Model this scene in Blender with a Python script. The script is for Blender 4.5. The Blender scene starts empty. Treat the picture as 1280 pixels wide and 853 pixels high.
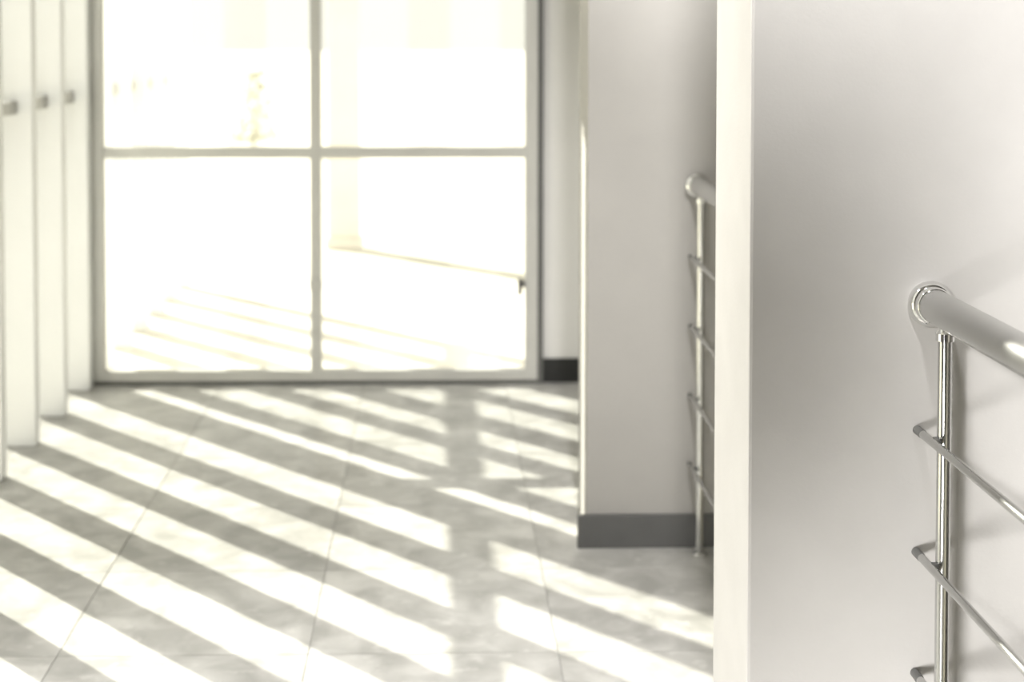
import bpy, bmesh, math, random
from mathutils import Vector, Matrix
random.seed(7)
scene = bpy.context.scene
COL = scene.collection

# ------------------------------------------------------------------ camera
F = 2000.0                      # focal length in pixels of the 1280 px wide frame
EYE = 1.291
YAW = math.atan(45.0 / F)       # corridor axis vanishes left of the frame's middle
PITCH = math.atan(78.0 / F)
cam_d = bpy.data.cameras.new('camera')
cam = bpy.data.objects.new('camera', cam_d)
COL.objects.link(cam)
cam_d.sensor_width = 36.0
cam_d.lens = 36.0 * F / 1280.0
cam_d.shift_x = 50.0 / 1280.0
cam_d.shift_y = -308.5 / 1280.0
cam.location = (0.0, 0.0, EYE)
cam.rotation_euler = (math.pi / 2 - PITCH, 0.0, -YAW)
cam_d.clip_start = 0.05
cam_d.dof.use_dof = True
cam_d.dof.focus_distance = 2.22
cam_d.dof.aperture_fstop = cam_d.lens / 1000.0 / 0.0135
scene.camera = cam

# ------------------------------------------------------------------ light
world = bpy.data.worlds.new('sky')
scene.world = world
world.use_nodes = True
bg = world.node_tree.nodes['Background']
bg.inputs['Color'].default_value = (1.0, 0.98, 0.87, 1)
bg.inputs['Strength'].default_value = 1.04

sun_d = bpy.data.lights.new('sun', 'SUN')
sun = bpy.data.objects.new('sun', sun_d)
COL.objects.link(sun)
SUN_DIR = Vector((0.663, -0.768, -0.498)).normalized()
sun.rotation_euler = SUN_DIR.to_track_quat('-Z', 'Y').to_euler()
sun_d.energy = 16.0
sun_d.color = (1.0, 0.97, 0.85)
sun_d.angle = math.radians(0.55)


def spot(name, loc, target, deg, power, radius=0.05, color=(1, 0.98, 0.965)):
    d = bpy.data.lights.new(name, 'SPOT')
    d.energy = power
    d.color = color
    d.shadow_soft_size = radius
    d.spot_size = math.radians(deg)
    d.spot_blend = 1.0
    o = bpy.data.objects.new(name, d)
    COL.objects.link(o)
    o.location = loc
    o.rotation_euler = (Vector(target) - Vector(loc)).to_track_quat('-Z', 'Y').to_euler()


# unseen spots added to brighten wall and floor edges; rear pair casts post shadows
spot('added_rear_spot', (-0.72, -0.30, 1.75), (1.538, 2.21, 0.817), 28.5, 650, 0.12)
spot('added_rear_spot', (-0.72, -0.30, 1.75), (0.56, 3.94, 0.60), 15, 130)
spot('added_top_spot', (0.227, 0.915, 3.10), (0.675, 2.21, 2.221), 60.2, 720, 0.08)
spot('added_low_spot', (-0.44, 0.278, 0.12), (1.038, 2.21, 0.054), 46.3, 370, 0.28)
spot('added_top_spot', (-0.15, 2.40, 3.20), (-0.25, 2.60, 0.0), 50, 520, 0.08)
spot('added_top_spot', (0.10, 2.75, 3.15), (0.72, 3.96, 2.00), 40, 560, 0.08)
spot('added_top_spot', (-1.05, 2.05, 3.10), (0.437, 2.35, 0.90), 34, 165, 0.08)

vs = scene.view_settings
scene.display_settings.display_device = 'sRGB'
vs.view_transform = 'Standard'
vs.look = 'None'
vs.exposure = 0.0
vs.gamma = 1.0
vs.use_curve_mapping = False


# ------------------------------------------------------------------ materials
def new_mat(name):
    m = bpy.data.materials.new(name)
    m.use_nodes = True
    nt = m.node_tree
    return m, nt, nt.nodes['Principled BSDF']


def paint(name, col, rough=0.7, var=0.04, scale=6.0, bump=0.0, bscale=250.0, metallic=0.0):
    m, nt, b = new_mat(name)
    N, L = nt.nodes, nt.links
    tc = N.new('ShaderNodeTexCoord')
    no = N.new('ShaderNodeTexNoise')
    no.inputs['Scale'].default_value = scale
    no.inputs['Detail'].default_value = 5
    L.new(tc.outputs['Object'], no.inputs['Vector'])
    ramp = N.new('ShaderNodeValToRGB')
    e = ramp.color_ramp.elements
    e[0].position, e[1].position = 0.3, 0.7
    e[0].color = tuple(max(0, c * (1 - var)) for c in col) + (1,)
    e[1].color = tuple(min(1, c * (1 + var)) for c in col) + (1,)
    L.new(no.outputs['Fac'], ramp.inputs['Fac'])
    L.new(ramp.outputs['Color'], b.inputs['Base Color'])
    b.inputs['Roughness'].default_value = rough
    b.inputs['Metallic'].default_value = metallic
    if bump:
        n2 = N.new('ShaderNodeTexNoise')
        n2.inputs['Scale'].default_value = bscale
        n2.inputs['Detail'].default_value = 3
        L.new(tc.outputs['Object'], n2.inputs['Vector'])
        bp = N.new('ShaderNodeBump')
        bp.inputs['Strength'].default_value = bump
        bp.inputs['Distance'].default_value = 0.002
        L.new(n2.outputs['Fac'], bp.inputs['Height'])
        L.new(bp.outputs['Normal'], b.inputs['Normal'])
    return m


def tile_mat(name, lo, hi, rough):
    m, nt, b = new_mat(name)
    N, L = nt.nodes, nt.links
    tc = N.new('ShaderNodeTexCoord')
    oi = N.new('ShaderNodeObjectInfo')
    mul = N.new('ShaderNodeVectorMath')
    mul.operation = 'ADD'
    sc = N.new('ShaderNodeMath')
    sc.operation = 'MULTIPLY'
    sc.inputs[1].default_value = 37.0
    L.new(oi.outputs['Random'], sc.inputs[0])
    L.new(tc.outputs['Object'], mul.inputs[0])
    L.new(sc.outputs[0], mul.inputs[1])
    mp = N.new('ShaderNodeMapping')
    mp.inputs['Scale'].default_value = (1.2, 1.0, 1.0)
    L.new(mul.outputs[0], mp.inputs['Vector'])
    n1 = N.new('ShaderNodeTexNoise')
    n1.inputs['Scale'].default_value = 8.0
    n1.inputs['Detail'].default_value = 7
    n1.inputs['Distortion'].default_value = 0.5
    L.new(mp.outputs[0], n1.inputs['Vector'])
    rmp = N.new('ShaderNodeValToRGB')
    e = rmp.color_ramp.elements
    e[0].position, e[1].position = 0.33, 0.68
    e[0].color = lo + (1,)
    e[1].color = hi + (1,)
    L.new(n1.outputs['Fac'], rmp.inputs['Fac'])
    n2 = N.new('ShaderNodeTexNoise')
    n2.inputs['Scale'].default_value = 22.0
    n2.inputs['Detail'].default_value = 4
    L.new(mul.outputs[0], n2.inputs['Vector'])
    r2 = N.new('ShaderNodeValToRGB')
    r2.color_ramp.elements[0].position = 0.60
    r2.color_ramp.elements[0].color = (0, 0, 0, 1)
    r2.color_ramp.elements[1].position = 0.75
    r2.color_ramp.elements[1].color = (0.5, 0.5, 0.5, 1)
    L.new(n2.outputs['Fac'], r2.inputs['Fac'])
    mx = N.new('ShaderNodeMixRGB')
    mx.inputs['Color2'].default_value = tuple(min(1, c * 1.25) for c in hi) + (1,)
    L.new(r2.outputs['Color'], mx.inputs['Fac'])
    L.new(rmp.outputs['Color'], mx.inputs['Color1'])
    # slightly different tone from tile to tile
    hv = N.new('ShaderNodeHueSaturation')
    mr = N.new('ShaderNodeMapRange')
    mr.inputs['To Min'].default_value = 0.92
    mr.inputs['To Max'].default_value = 1.06
    L.new(oi.outputs['Random'], mr.inputs['Value'])
    L.new(mr.outputs[0], hv.inputs['Value'])
    L.new(mx.outputs['Color'], hv.inputs['Color'])
    L.new(hv.outputs['Color'], b.inputs['Base Color'])
    b.inputs['Roughness'].default_value = rough
    b.inputs['Specular IOR Level'].default_value = 0.35
    return m


def glass_mat(name, veil=0.0):
    """thin pane: clear, with a mirror share and, if veil, a translucent layer imitating glare"""
    m = bpy.data.materials.new(name)
    m.use_nodes = True
    nt = m.node_tree
    N, L = nt.nodes, nt.links
    for n in list(N):
        N.remove(n)
    out = N.new('ShaderNodeOutputMaterial')
    tr = N.new('ShaderNodeBsdfTransparent')
    tr.inputs['Color'].default_value = (0.985, 0.99, 0.985, 1)
    gl = N.new('ShaderNodeBsdfGlossy')
    gl.inputs['Roughness'].default_value = 0.02
    lw = N.new('ShaderNodeFresnel')
    lw.inputs['IOR'].default_value = 1.2
    mx = N.new('ShaderNodeMixShader')
    L.new(lw.outputs['Fac'], mx.inputs['Fac'])
    L.new(tr.outputs[0], mx.inputs[1])
    L.new(gl.outputs[0], mx.inputs[2])
    last = mx
    if veil:  # translucent share added as glare haze over the view outside
        du = N.new('ShaderNodeBsdfTranslucent')
        du.inputs['Color'].default_value = (0.95, 0.95, 0.92, 1)
        no = N.new('ShaderNodeTexNoise')
        no.inputs['Scale'].default_value = 3.0
        tc = N.new('ShaderNodeTexCoord')
        L.new(tc.outputs['Object'], no.inputs['Vector'])
        mr = N.new('ShaderNodeMapRange')
        mr.inputs['To Min'].default_value = veil * 0.8
        mr.inputs['To Max'].default_value = veil * 1.2
        L.new(no.outputs['Fac'], mr.inputs['Value'])
        m2 = N.new('ShaderNodeMixShader')
        L.new(mr.outputs[0], m2.inputs['Fac'])
        L.new(mx.outputs[0], m2.inputs[1])
        L.new(du.outputs[0], m2.inputs[2])
        last = m2
    L.new(last.outputs[0], out.inputs['Surface'])
    return m


M_WALL = paint('wall_paint', (0.66, 0.65, 0.63), 0.75, 0.025, 5.0, 0.25, 180.0)
M_BLOCK = paint('wall_paint_rough', (0.56, 0.548, 0.53), 0.8, 0.03, 9.0, 0.12, 160.0)
M_WALL_SHADED = paint('wall_paint_shaded', (0.31, 0.30, 0.285), 0.75, 0.03, 5.0, 0.2, 180.0)  # wall paint darkened because the pier gets less light than the end wall
M_REAR = paint('taupe_wall_paint', (0.30, 0.29, 0.28), 0.8, 0.03, 5.0)
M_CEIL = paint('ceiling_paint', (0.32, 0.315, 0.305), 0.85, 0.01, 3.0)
M_SKIRT = paint('black_skirting', (0.010, 0.010, 0.009), 0.6, 0.1, 20.0)
M_SKIRT_LIT = paint('skirting_lit', (0.085, 0.085, 0.084), 0.45, 0.06, 20.0)  # the black skirting again, lightened for the gloss on it
M_FIN = paint('white_coated_metal', (0.90, 0.905, 0.91), 0.5, 0.02, 4.0)
M_ALU = paint('grey_aluminium', (0.50, 0.495, 0.47), 0.42, 0.03, 10.0, metallic=0.15)
M_GASKET = paint('dark_gasket', (0.10, 0.10, 0.095), 0.6, 0.05, 20.0)
M_HANDLE = paint('dark_handle', (0.12, 0.115, 0.11), 0.4, 0.05, 20.0)
M_CHROME = paint('polished_steel', (0.80, 0.80, 0.79), 0.09, 0.01, 8.0, metallic=1.0)
M_POST = paint('steel_post', (0.60, 0.60, 0.59), 0.14, 0.01, 8.0, metallic=1.0)
M_SATIN = paint('brushed_steel', (0.56, 0.56, 0.55), 0.26, 0.02, 30.0, metallic=1.0)
M_CAP = paint('grey_bar_cap', (0.13, 0.13, 0.125), 0.5, 0.03, 30.0)
M_TILE = tile_mat('grey_stone_tile', (0.335, 0.33, 0.312), (0.56, 0.553, 0.53), 0.36)
M_JOINT = paint('tile_joint', (0.36, 0.355, 0.335), 0.9, 0.05, 30.0)
M_PAVE = tile_mat('pale_terrace_paving', (0.75, 0.71, 0.63), (0.82, 0.78, 0.69), 0.6)
M_GROUND = paint('pale_ground', (0.68, 0.65, 0.55), 0.9, 0.05, 0.8)
M_COLUMN = paint('pale_render', (0.78, 0.74, 0.68), 0.8, 0.04, 4.0)
M_GLASS = glass_mat('clear_glass')
M_VEILED = glass_mat('veiled_glass', 0.025)  # end panes with the glare haze mixed in
M_BARK = paint('pale_bark', (0.66, 0.62, 0.55), 0.85, 0.15, 20.0)
M_LEAF = paint('pale_leaf', (0.58, 0.58, 0.49), 0.6, 0.2, 12.0)  # pale leaf tone with some variation


# ------------------------------------------------------------------ mesh helpers
def box(bm, x0, x1, y0, y1, z0, z1, bevel=0.0):
    mtx = Matrix.Translation(((x0 + x1) / 2, (y0 + y1) / 2, (z0 + z1) / 2)) @ Matrix.Diagonal((x1 - x0, y1 - y0, z1 - z0, 1))
    r = bmesh.ops.create_cube(bm, size=1.0, matrix=mtx)
    if bevel:
        vs_ = set(r['verts'])
        ed = [e for e in bm.edges if e.verts[0] in vs_ and e.verts[1] in vs_]
        bmesh.ops.bevel(bm, geom=ed, offset=bevel, segments=2, affect='EDGES', profile=0.6)


def tube(bm, p0, p1, r, seg=24, r1=None):
    p0, p1 = Vector(p0), Vector(p1)
    d = p1 - p0
    q = d.to_track_quat('Z', 'Y').to_matrix().to_4x4()
    bmesh.ops.create_cone(bm, cap_ends=True, segments=seg, radius1=r, radius2=r if r1 is None else r1,
                          depth=d.length, matrix=Matrix.Translation((p0 + p1) / 2) @ q)


def lathe(bm, origin, axis, prof, seg=32):
    """revolve (radius, height) pairs about an axis through origin"""
    q = Vector(axis).to_track_quat('Z', 'Y').to_matrix().to_4x4()
    mtx = Matrix.Translation(Vector(origin)) @ q
    rings = []
    for r, h in prof:
        if r < 1e-6:
            rings.append([bm.verts.new(mtx @ Vector((0, 0, h)))])
        else:
            rings.append([bm.verts.new(mtx @ Vector((r * math.cos(2 * math.pi * i / seg), r * math.sin(2 * math.pi * i / seg), h))) for i in range(seg)])
    for a, b in zip(rings[:-1], rings[1:]):
        for i in range(seg):
            j = (i + 1) % seg
            if len(a) == 1 and len(b) > 1:
                bm.faces.new((a[0], b[i], b[j]))
            elif len(b) == 1 and len(a) > 1:
                bm.faces.new((a[i], a[j], b[0]))
            elif len(a) > 1:
                bm.faces.new((a[i], a[j], b[j], b[i]))


def smooth(me, angle=0.7):
    for p in me.polygons:
        p.use_smooth = True
    me.set_sharp_from_angle(angle=angle)


def obj(name, bm, mat, parent=None, loc=None, smooth_it=False):
    bmesh.ops.recalc_face_normals(bm, faces=bm.faces[:])
    me = bpy.data.meshes.new(name)
    bm.to_mesh(me)
    bm.free()
    if smooth_it:
        smooth(me)
    me.materials.append(mat)
    o = bpy.data.objects.new(name, me)
    COL.objects.link(o)
    if parent:
        o.parent = parent
    if loc is not None:
        o.location = loc
    return o


def box_obj(name, dims, mat, parent=None, bevel=0.0):
    """a box whose origin sits at the centre of its base"""
    x0, x1, y0, y1, z0, z1 = dims
    bm = bmesh.new()
    cx, cy = (x0 + x1) / 2, (y0 + y1) / 2
    box(bm, x0 - cx, x1 - cx, y0 - cy, y1 - cy, 0, z1 - z0, bevel)
    o = obj(name, bm, mat, None)
    loc = Vector((cx, cy, z0))
    if parent:
        o.parent = parent
        loc = loc - parent_origin(parent)
    o.location = loc
    return o


def parent_origin(p):
    v = Vector(p.location)
    while p.parent:
        p = p.parent
        v += Vector(p.location)
    return v


def empty(name, loc):
    o = bpy.data.objects.new(name, None)
    COL.objects.link(o)
    o.location = loc
    o.empty_display_size = 0.1
    return o


def tag(o, label=None, cat=None, group=None, kind=None):
    if label:
        o['label'] = label
    if cat:
        o['category'] = cat
    if group:
        o['group'] = group
    if kind:
        o['kind'] = kind
    return o


def struct(o, label=None, cat=None):
    return tag(o, label, cat, None, 'structure')


def copy_piece(src, loc, parent):
    o = src.copy()
    COL.objects.link(o)
    o.parent = parent
    o.location = loc
    return o


# ------------------------------------------------------------------ the setting
Y_END = 5.85            # glazed end partition
X_IN, X_OUT = -1.247, -1.357   # depth of the fins of the left facade
CEIL = 3.3
Y_BACK = -2.2
X_RIGHT = 1.95
X_EDGE = 0.76           # edge of the stair opening

# floor slab (tile bed) with single tiles
bm = bmesh.new()
box(bm, -1.45, X_EDGE, Y_BACK, Y_END + 0.06, -0.16, -0.003)
box(bm, X_EDGE, X_RIGHT, 3.93, Y_END + 0.06, -0.16, -0.003)
floor = struct(obj('floor', bm, M_JOINT), 'grey stone tile floor of the corridor', 'floor')
P, GAP = 0.519, 0.0022
tiles = {}


def lay_tiles(parent, mat, x_lo, x_hi, y_lo, y_hi, x_ref, y_ref):
    i0 = math.floor((x_lo - x_ref) / P)
    i1 = math.ceil((x_hi - x_ref) / P)
    j0 = math.floor((y_lo - y_ref) / P)
    j1 = math.ceil((y_hi - y_ref) / P)
    for j in range(j0, j1):
        for i in range(i0, i1):
            xa, xb = max(x_lo, x_ref + i * P), min(x_hi, x_ref + (i + 1) * P)
            ya, yb = max(y_lo, y_ref + j * P), min(y_hi, y_ref + (j + 1) * P)
            if xb - xa < 0.02 or yb - ya < 0.02:
                continue
            w, d = round(xb - xa - GAP, 4), round(yb - ya - GAP, 4)
            key = (w, d, mat.name)
            loc = Vector(((xa + xb) / 2, (ya + yb) / 2, -0.003))
            if key not in tiles:
                b_ = bmesh.new()
                box(b_, -w / 2, w / 2, -d / 2, d / 2, 0.0, 0.003, 0.0008)
                tiles[key] = obj('tile', b_, mat, parent, loc)
            else:
                copy_piece(tiles[key], loc, parent)


lay_tiles(floor, M_TILE, -1.40, X_EDGE, -0.4, Y_END + 0.04, 0.253, 3.28)
lay_tiles(floor, M_TILE, X_EDGE, X_RIGHT - 0.02, 3.95, Y_END + 0.0, 0.253, 3.28)

struct(box_obj('ceiling', (-1.45, X_RIGHT + 0.1, Y_BACK, Y_END + 0.06, CEIL, CEIL + 0.15), M_CEIL), 'plain white ceiling over the corridor', 'ceiling')

# stairwell beside the near railing
struct(box_obj('wall_right', (X_RIGHT, X_RIGHT + 0.12, Y_BACK, Y_END + 0.06, -1.6, CEIL), M_REAR), 'taupe wall beyond the stair opening', 'wall')
bm = bmesh.new()
box(bm, -1.45, X_EDGE, Y_BACK - 0.12, Y_BACK, -0.16, CEIL)
box(bm, X_EDGE, X_RIGHT, Y_BACK - 0.12, Y_BACK, -1.6, CEIL)
struct(obj('wall_back', bm, M_REAR), 'wall behind the photographer', 'wall')
bm = bmesh.new()
box(bm, X_EDGE, X_RIGHT, Y_BACK, 3.93, -1.75, -1.6)
struct(obj('floor_lower', bm, M_TILE), 'lower landing of the stairwell', 'floor')

# end wall right of the glazed partition, and the narrow stub left of it
bm = bmesh.new()
box(bm, 0.392, X_RIGHT, Y_END, Y_END + 0.14, -0.01, CEIL)
struct(obj('wall_end', bm, M_WALL), 'pale end wall right of the glazed partition', 'wall')
struct(box_obj('baseboard_end', (0.392, X_RIGHT, Y_END - 0.014, Y_END, 0.0, 0.089), M_SKIRT, bevel=0.002), 'black skirting along the end wall', 'skirting')
struct(box_obj('wall_corner', (X_OUT, -1.255, Y_END, Y_END + 0.055, -0.01, CEIL), M_FIN), 'white corner stub left of the glazed partition', 'wall')
struct(box_obj('baseboard_corner', (X_OUT, -1.255, Y_END - 0.012, Y_END, 0.0, 0.03), M_ALU, bevel=0.002), 'grey skirting at the corner stub', 'skirting')

# pillar (wall stub) in the middle distance
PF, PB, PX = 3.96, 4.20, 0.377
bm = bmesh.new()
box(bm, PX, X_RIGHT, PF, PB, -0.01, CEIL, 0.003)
struct(obj('wall_pillar', bm, M_WALL_SHADED), 'pale wall pier with dark skirting behind the far railing', 'wall')
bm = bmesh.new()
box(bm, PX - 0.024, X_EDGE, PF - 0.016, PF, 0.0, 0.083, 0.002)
struct(obj('baseboard_pillar', bm, M_SKIRT_LIT), 'dark skirting at the foot of the wall pier, colour lightened for gloss', 'skirting')

# near wall block, its narrow side turned to the window
BF, BB, BX = 2.212, 2.487, 0.437
bm = bmesh.new()
box(bm, BX, X_RIGHT, BF, BB, -0.01, CEIL, 0.005)
box(bm, X_EDGE, X_RIGHT, BF, BB, -1.6, -0.01)
struct(obj('wall_near', bm, M_BLOCK), 'rough grey plaster wall behind the near railing', 'wall')


# ------------------------------------------------------------------ left facade: fins, transoms, panes
PITCH_F = 0.388
FW = 0.055
F0 = 5.410          # far face of one fin; the others follow at the pitch
Z_T0, Z_T1 = 1.038, 1.078
Y_TER = 8.22
Y_FAC = 1.50           # a solid wall from here on towards the photographer


def facade(name, y_lo, y_hi, top, label, cat):
    root = empty(name, ((X_IN + X_OUT) / 2, (y_lo + y_hi) / 2, 0))
    struct(root, label, cat)
    o0 = parent_origin(root)
    k_lo = math.ceil((y_lo - F0) / PITCH_F)
    ks = []
    k = k_lo
    while F0 + k * PITCH_F <= y_hi + 1e-6:
        if F0 + k * PITCH_F - FW >= y_lo:
            ks.append(k)
        k += 1
    fin = pane = pane2 = tra = None
    for n, k in enumerate(ks):
        yf = F0 + k * PITCH_F
        loc = Vector(((X_IN + X_OUT) / 2, yf - FW / 2, 0)) - o0
        if fin is None:
            fin = box_obj('fin', (X_OUT, X_IN, yf - FW, yf, 0.0, top), M_FIN, root, 0.004)
        else:
            copy_piece(fin, loc, root)
        # infill towards the next fin
        ya, yb = yf, yf + PITCH_F - FW
        if n == len(ks) - 1:
            yb = min(yb, y_hi)
            if yb - ya < 0.02:
                continue
            box_obj('transom', (X_OUT + 0.002, X_OUT + 0.064, ya, yb, Z_T0, Z_T1), M_ALU, root, 0.002)
            box_obj('glass_pane', (X_OUT + 0.012, X_OUT + 0.018, ya, yb, 0.0, Z_T0), M_GLASS, root)
            box_obj('glass_pane', (X_OUT + 0.012, X_OUT + 0.018, ya, yb, Z_T1, top), M_GLASS, root)
            continue
        if tra is None:
            tra = box_obj('transom', (X_OUT + 0.002, X_OUT + 0.064, ya, yb, Z_T0, Z_T1), M_ALU, root, 0.002)
            pane = box_obj('glass_pane', (X_OUT + 0.012, X_OUT + 0.018, ya, yb, 0.0, Z_T0), M_GLASS, root)
            pane2 = box_obj('glass_pane', (X_OUT + 0.012, X_OUT + 0.018, ya, yb, Z_T1, top), M_GLASS, root)
        else:
            c = Vector((0, (ya + yb) / 2, 0))
            for p in (tra, pane, pane2):
                if p is pane2 and ya < 4.45 < yb and y_hi <= Y_END:
                    # unseen panel added above a short pane to keep sun off the near wall
                    box_obj('glass_pane', (X_OUT + 0.012, X_OUT + 0.018, ya, yb, Z_T1, 1.5), M_GLASS, root)
                    box_obj('sun_block_panel', (X_OUT + 0.008, X_OUT + 0.03, ya, yb, 1.5, top), M_FIN, root)
                    continue
                copy_piece(p, Vector((p.location.x, c.y - o0.y, p.location.z)), root)
    return root


facade('window_1', Y_FAC, Y_END, CEIL, 'left facade of close-set white fins with glass between', 'window')
facade('window_2', Y_END + 0.09, Y_TER, CEIL, 'row of white fins carrying on along the terrace outside', 'window')
bm = bmesh.new()
box(bm, -1.45, -1.26, Y_BACK, Y_FAC, -0.16, CEIL)
struct(obj('wall_left', bm, M_REAR), 'plain wall left of the photographer', 'wall')

# ------------------------------------------------------------------ glazed end partition
w3 = empty('window_3', (-0.435, Y_END, 0))
struct(w3, 'grey aluminium glazed partition of four panes at the corridor end', 'window')
Y0, Y1 = Y_END - 0.03, Y_END + 0.016
XL0, XL1, XR0, XR1 = -1.255, -1.209, 0.325, 0.384
ZB, ZT, ZTOP = 0.052, 0.852, 2.25
box_obj('jamb', (XL0 + 0.003, XL1, Y0, Y1, 0.014, ZTOP), M_ALU, w3, 0.003)
box_obj('jamb', (XR0, XR1 - 0.012, Y0, Y1, 0.014, ZTOP), M_ALU, w3, 0.003)
box_obj('jamb_seal', (XR1 - 0.012, 0.392, Y0 + 0.006, Y1, 0.014, ZTOP), M_GASKET, w3)
box_obj('jamb_seal', (XL0, XL0 + 0.003, Y0 + 0.006, Y1, 0.014, ZTOP), M_GASKET, w3)
box_obj('mullion', (-0.459, -0.419, Y0 + 0.002, Y1, ZB, ZTOP - 0.06), M_ALU, w3, 0.003)
box_obj('bottom_rail', (XL1, XR0, Y0, Y1, 0.014, ZB), M_ALU, w3, 0.003)
box_obj('floor_seal', (XL0 + 0.003, 0.392, Y0 + 0.004, Y1, 0.0, 0.014), M_GASKET, w3)
box_obj('head_rail', (XL1, XR0, Y0, Y1, ZTOP - 0.06, ZTOP), M_ALU, w3, 0.003)
for xa, xb in ((XL1, -0.457), (-0.419, XR0)):
    box_obj('transom', (xa, xb, Y0 + 0.002, Y1, ZT - 0.02, ZT + 0.02), M_ALU, w3, 0.003)
    box_obj('glass_pane', (xa, xb, Y_END - 0.010, Y_END - 0.004, ZB, ZT - 0.02), M_VEILED, w3)
    box_obj('glass_pane', (xa, xb, Y_END - 0.010, Y_END - 0.004, ZT + 0.02, ZTOP - 0.06), M_VEILED, w3)
# glazing beads round the panes
h = empty('window_handle', Vector((0.306, Y0, 0.364)) - parent_origin(w3))
bm = bmesh.new()
box(bm, 0.0, 0.026, -0.005, 0.02, -0.012, 0.012, 0.002)
tube(bm, (0.008, -0.012, 0.022), (0.008, -0.012, -0.038), 0.0085, 12)
tube(bm, (0.008, -0.012, 0.0), (0.014, 0.004, 0.0), 0.006, 10)
bpy.data.objects.remove(h)
obj('window_handle', bm, M_HANDLE, w3, Vector((0.298, Y0, 0.368)) - parent_origin(w3), True)
bm = bmesh.new()
box(bm, -0.024, 0.024, -0.01, 0.0, -0.018, 0.018, 0.003)
obj('latch', bm, M_ALU, w3, Vector((-0.438, Y0 + 0.002, 0.37)) - parent_origin(w3))
# wall strip above the partition
struct(box_obj('trim_1', (X_OUT, 0.392, Y_END, Y_END + 0.08, ZTOP, CEIL), M_WALL) if False else
       box_obj('trim_1', (-1.255, 0.392, Y_END, Y_END + 0.08, ZTOP, CEIL), M_WALL), 'wall strip above the glazed partition', 'trim')

# ------------------------------------------------------------------ outside
bm = bmesh.new()
box(bm, -1.45, 2.6, Y_END + 0.06, Y_TER, -0.16, -0.003)
ter = struct(obj('floor_terrace', bm, M_PAVE), 'pale paved terrace outside the partition', 'floor')
lay_tiles(ter, M_PAVE, -1.37, 2.6, Y_END + 0.15, Y_TER, 0.253, 3.28)
bm = bmesh.new()
box(bm, -60, 60, -40, 120, -0.30, -0.20)
struct(obj('ground', bm, M_GROUND), 'pale ground outside', 'ground')
# roof over the corridor is the ceiling; a pale post stands beyond the terrace
col = empty('column', (-0.63, 11.0, -0.20))
tag(col, 'pale square column outdoors, seen through the upper panes', 'column')
bm = bmesh.new()
box(bm, -0.11, 0.11, -0.06, 0.06, 0.08, 2.9, 0.01)
obj('shaft', bm, M_COLUMN, col)
bm = bmesh.new()
box(bm, -0.13, 0.13, -0.08, 0.08, 0.0, 0.08, 0.01)
obj('base', bm, M_COLUMN, col)
bm = bmesh.new()
box(bm, -0.13, 0.13, -0.08, 0.08, 2.9, 2.98, 0.01)
obj('capital', bm, M_COLUMN, col)

sh = empty('shrub', (-2.28, 20.0, -0.20))
tag(sh, 'small pale shrub far outdoors, seen through the upper left pane', 'shrub')
bm = bmesh.new()
tube(bm, (0, 0, 0), (0.02, 0, 0.45), 0.03, 10, 0.018)
tube(bm, (0.02, 0, 0.42), (-0.12, 0.03, 0.75), 0.016, 8, 0.008)
tube(bm, (0.02, 0, 0.42), (0.10, -0.04, 0.85), 0.016, 8, 0.008)
obj('stem', bm, M_BARK, sh)
bm = bmesh.new()
for k in range(900):
    zz = random.random() ** 1.3
    rad = (0.27 if zz < 0.5 else 0.27 - 0.26 * (zz - 0.5)) * math.sqrt(random.random())
    an = random.uniform(0, 2 * math.pi)
    rad *= 1.15
    c = Vector((rad * math.cos(an), rad * math.sin(an), 0.12 + 0.9 * zz))
    q = Matrix.Translation(c) @ Matrix.Rotation(random.uniform(0, 6.3), 4, 'Z') @ Matrix.Rotation(random.uniform(-1.2, 1.2), 4, 'X')
    vv = [bm.verts.new(q @ Vector(p)) for p in ((0, -0.035, 0), (0.02, 0, 0.006), (0, 0.035, 0), (-0.02, 0, 0.006))]
    bm.faces.new(vv)
tag(obj('foliage', bm, M_LEAF, sh), kind='stuff')


# ------------------------------------------------------------------ railings
BAR_Z = (0.733, 0.560, 0.387, 0.214)
RAIL_Z = 0.911


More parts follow.
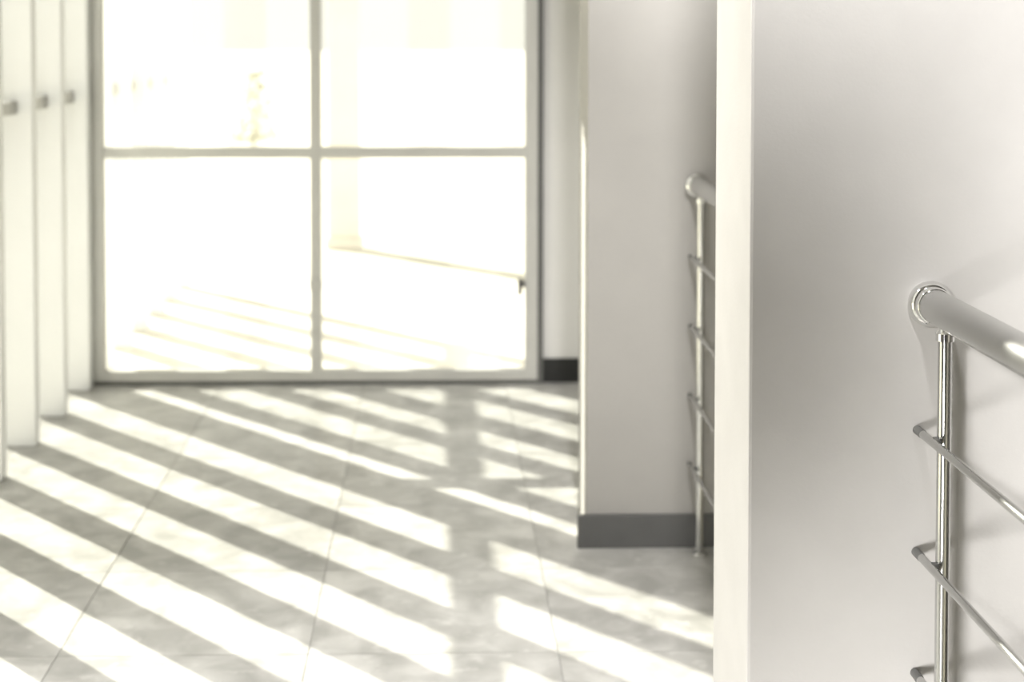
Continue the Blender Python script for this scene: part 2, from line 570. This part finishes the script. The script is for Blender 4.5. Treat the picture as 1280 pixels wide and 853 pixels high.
def railing(name, x, y_wall, y_far_end, posts, label, wall_sign, other_wall=None, foot_z=0.0):
    """wall_sign +1: the railing runs from a wall at y_wall towards smaller y"""
    root = empty(name, (x, y_wall, 0))
    tag(root, label, 'railing', 'polished steel stair railings')
    o0 = parent_origin(root)
    r_rail, r_post, r_bar = 0.0235, 0.0096, 0.0058
    bx = -0.0165                      # bars run on the corridor side of the posts
    y_end = y_far_end - y_wall
    bm = bmesh.new()
    tube(bm, (0, -0.003, RAIL_Z), (0, y_end, RAIL_Z), r_rail, 40)
    obj('handrail', bm, M_SATIN, root, None, True)
    ros = [(0.0, -1)] + ([(y_end, 1)] if other_wall else [])
    for yy, s in ros:
        bm = bmesh.new()
        lathe(bm, (0, yy, RAIL_Z), (0, s, 0),
              [(0.0, 0.0), (0.0315, 0.0), (0.0325, 0.003), (0.0325, 0.007), (0.0305, 0.0125), (0.0275, 0.016),
               (0.0262, 0.017), (0.0262, 0.024), (0.0250, 0.027), (0.0236, 0.028)], 48)
        r = obj('rosette', bm, M_CHROME, root, None, True)
        tag(r, 'polished round wall rosette')
    for py in posts:
        dy = py - y_wall
        bm = bmesh.new()
        tube(bm, (0, dy, foot_z + 0.006), (0, dy, RAIL_Z - 0.034), r_post, 24)
        post = obj('post', bm, M_POST, root, None, True)
        bm = bmesh.new()
        lathe(bm, (0, dy, 0), (0, 0, 1), [(0.0095, RAIL_Z - 0.040), (0.0128, RAIL_Z - 0.039), (0.0128, RAIL_Z - 0.029), (0.0100, RAIL_Z - 0.026), (0.0085, RAIL_Z - 0.021)], 24)
        obj('collar', bm, M_CHROME, post, None, True)
        bm = bmesh.new()
        lathe(bm, (0, dy, foot_z), (0, 0, 1), [(0.0, 0.0), (0.0185, 0.0), (0.0185, 0.005), (0.014, 0.009), (0.0096, 0.010)], 24)
        obj('foot', bm, M_CHROME, post, None, True)
        for z in BAR_Z:
            bm = bmesh.new()
            tube(bm, (-0.006, dy, z), (bx + 0.002, dy, z), 0.0072, 14)
            obj('bracket', bm, M_CAP, post, None, True)
    for z in BAR_Z:
        bm = bmesh.new()
        tube(bm, (bx, -0.028, z), (bx, y_end + (0.0 if other_wall else -0.03), z), r_bar, 20)
        bar = obj('bar', bm, M_SATIN, root, None, True)
        bm = bmesh.new()
        lathe(bm, (bx, 0, z), (0, -1, 0), [(0.0, 0.0), (0.0056, 0.0), (0.0064, 0.002), (0.0064, 0.026), (0.0058, 0.030)], 20)
        c = obj('wall_socket', bm, M_CAP, bar, None, True)
    return root


railing('railing', 0.691, BF, -0.6, (2.143, 1.0, -0.2), 'near polished steel railing, sharp in front of the grey plaster wall', 1)
railing('railing', 0.648, PF - 0.016, BB, (3.885, 2.60), 'far polished steel railing between the pale wall pier and the cream wall edge', 1, True)
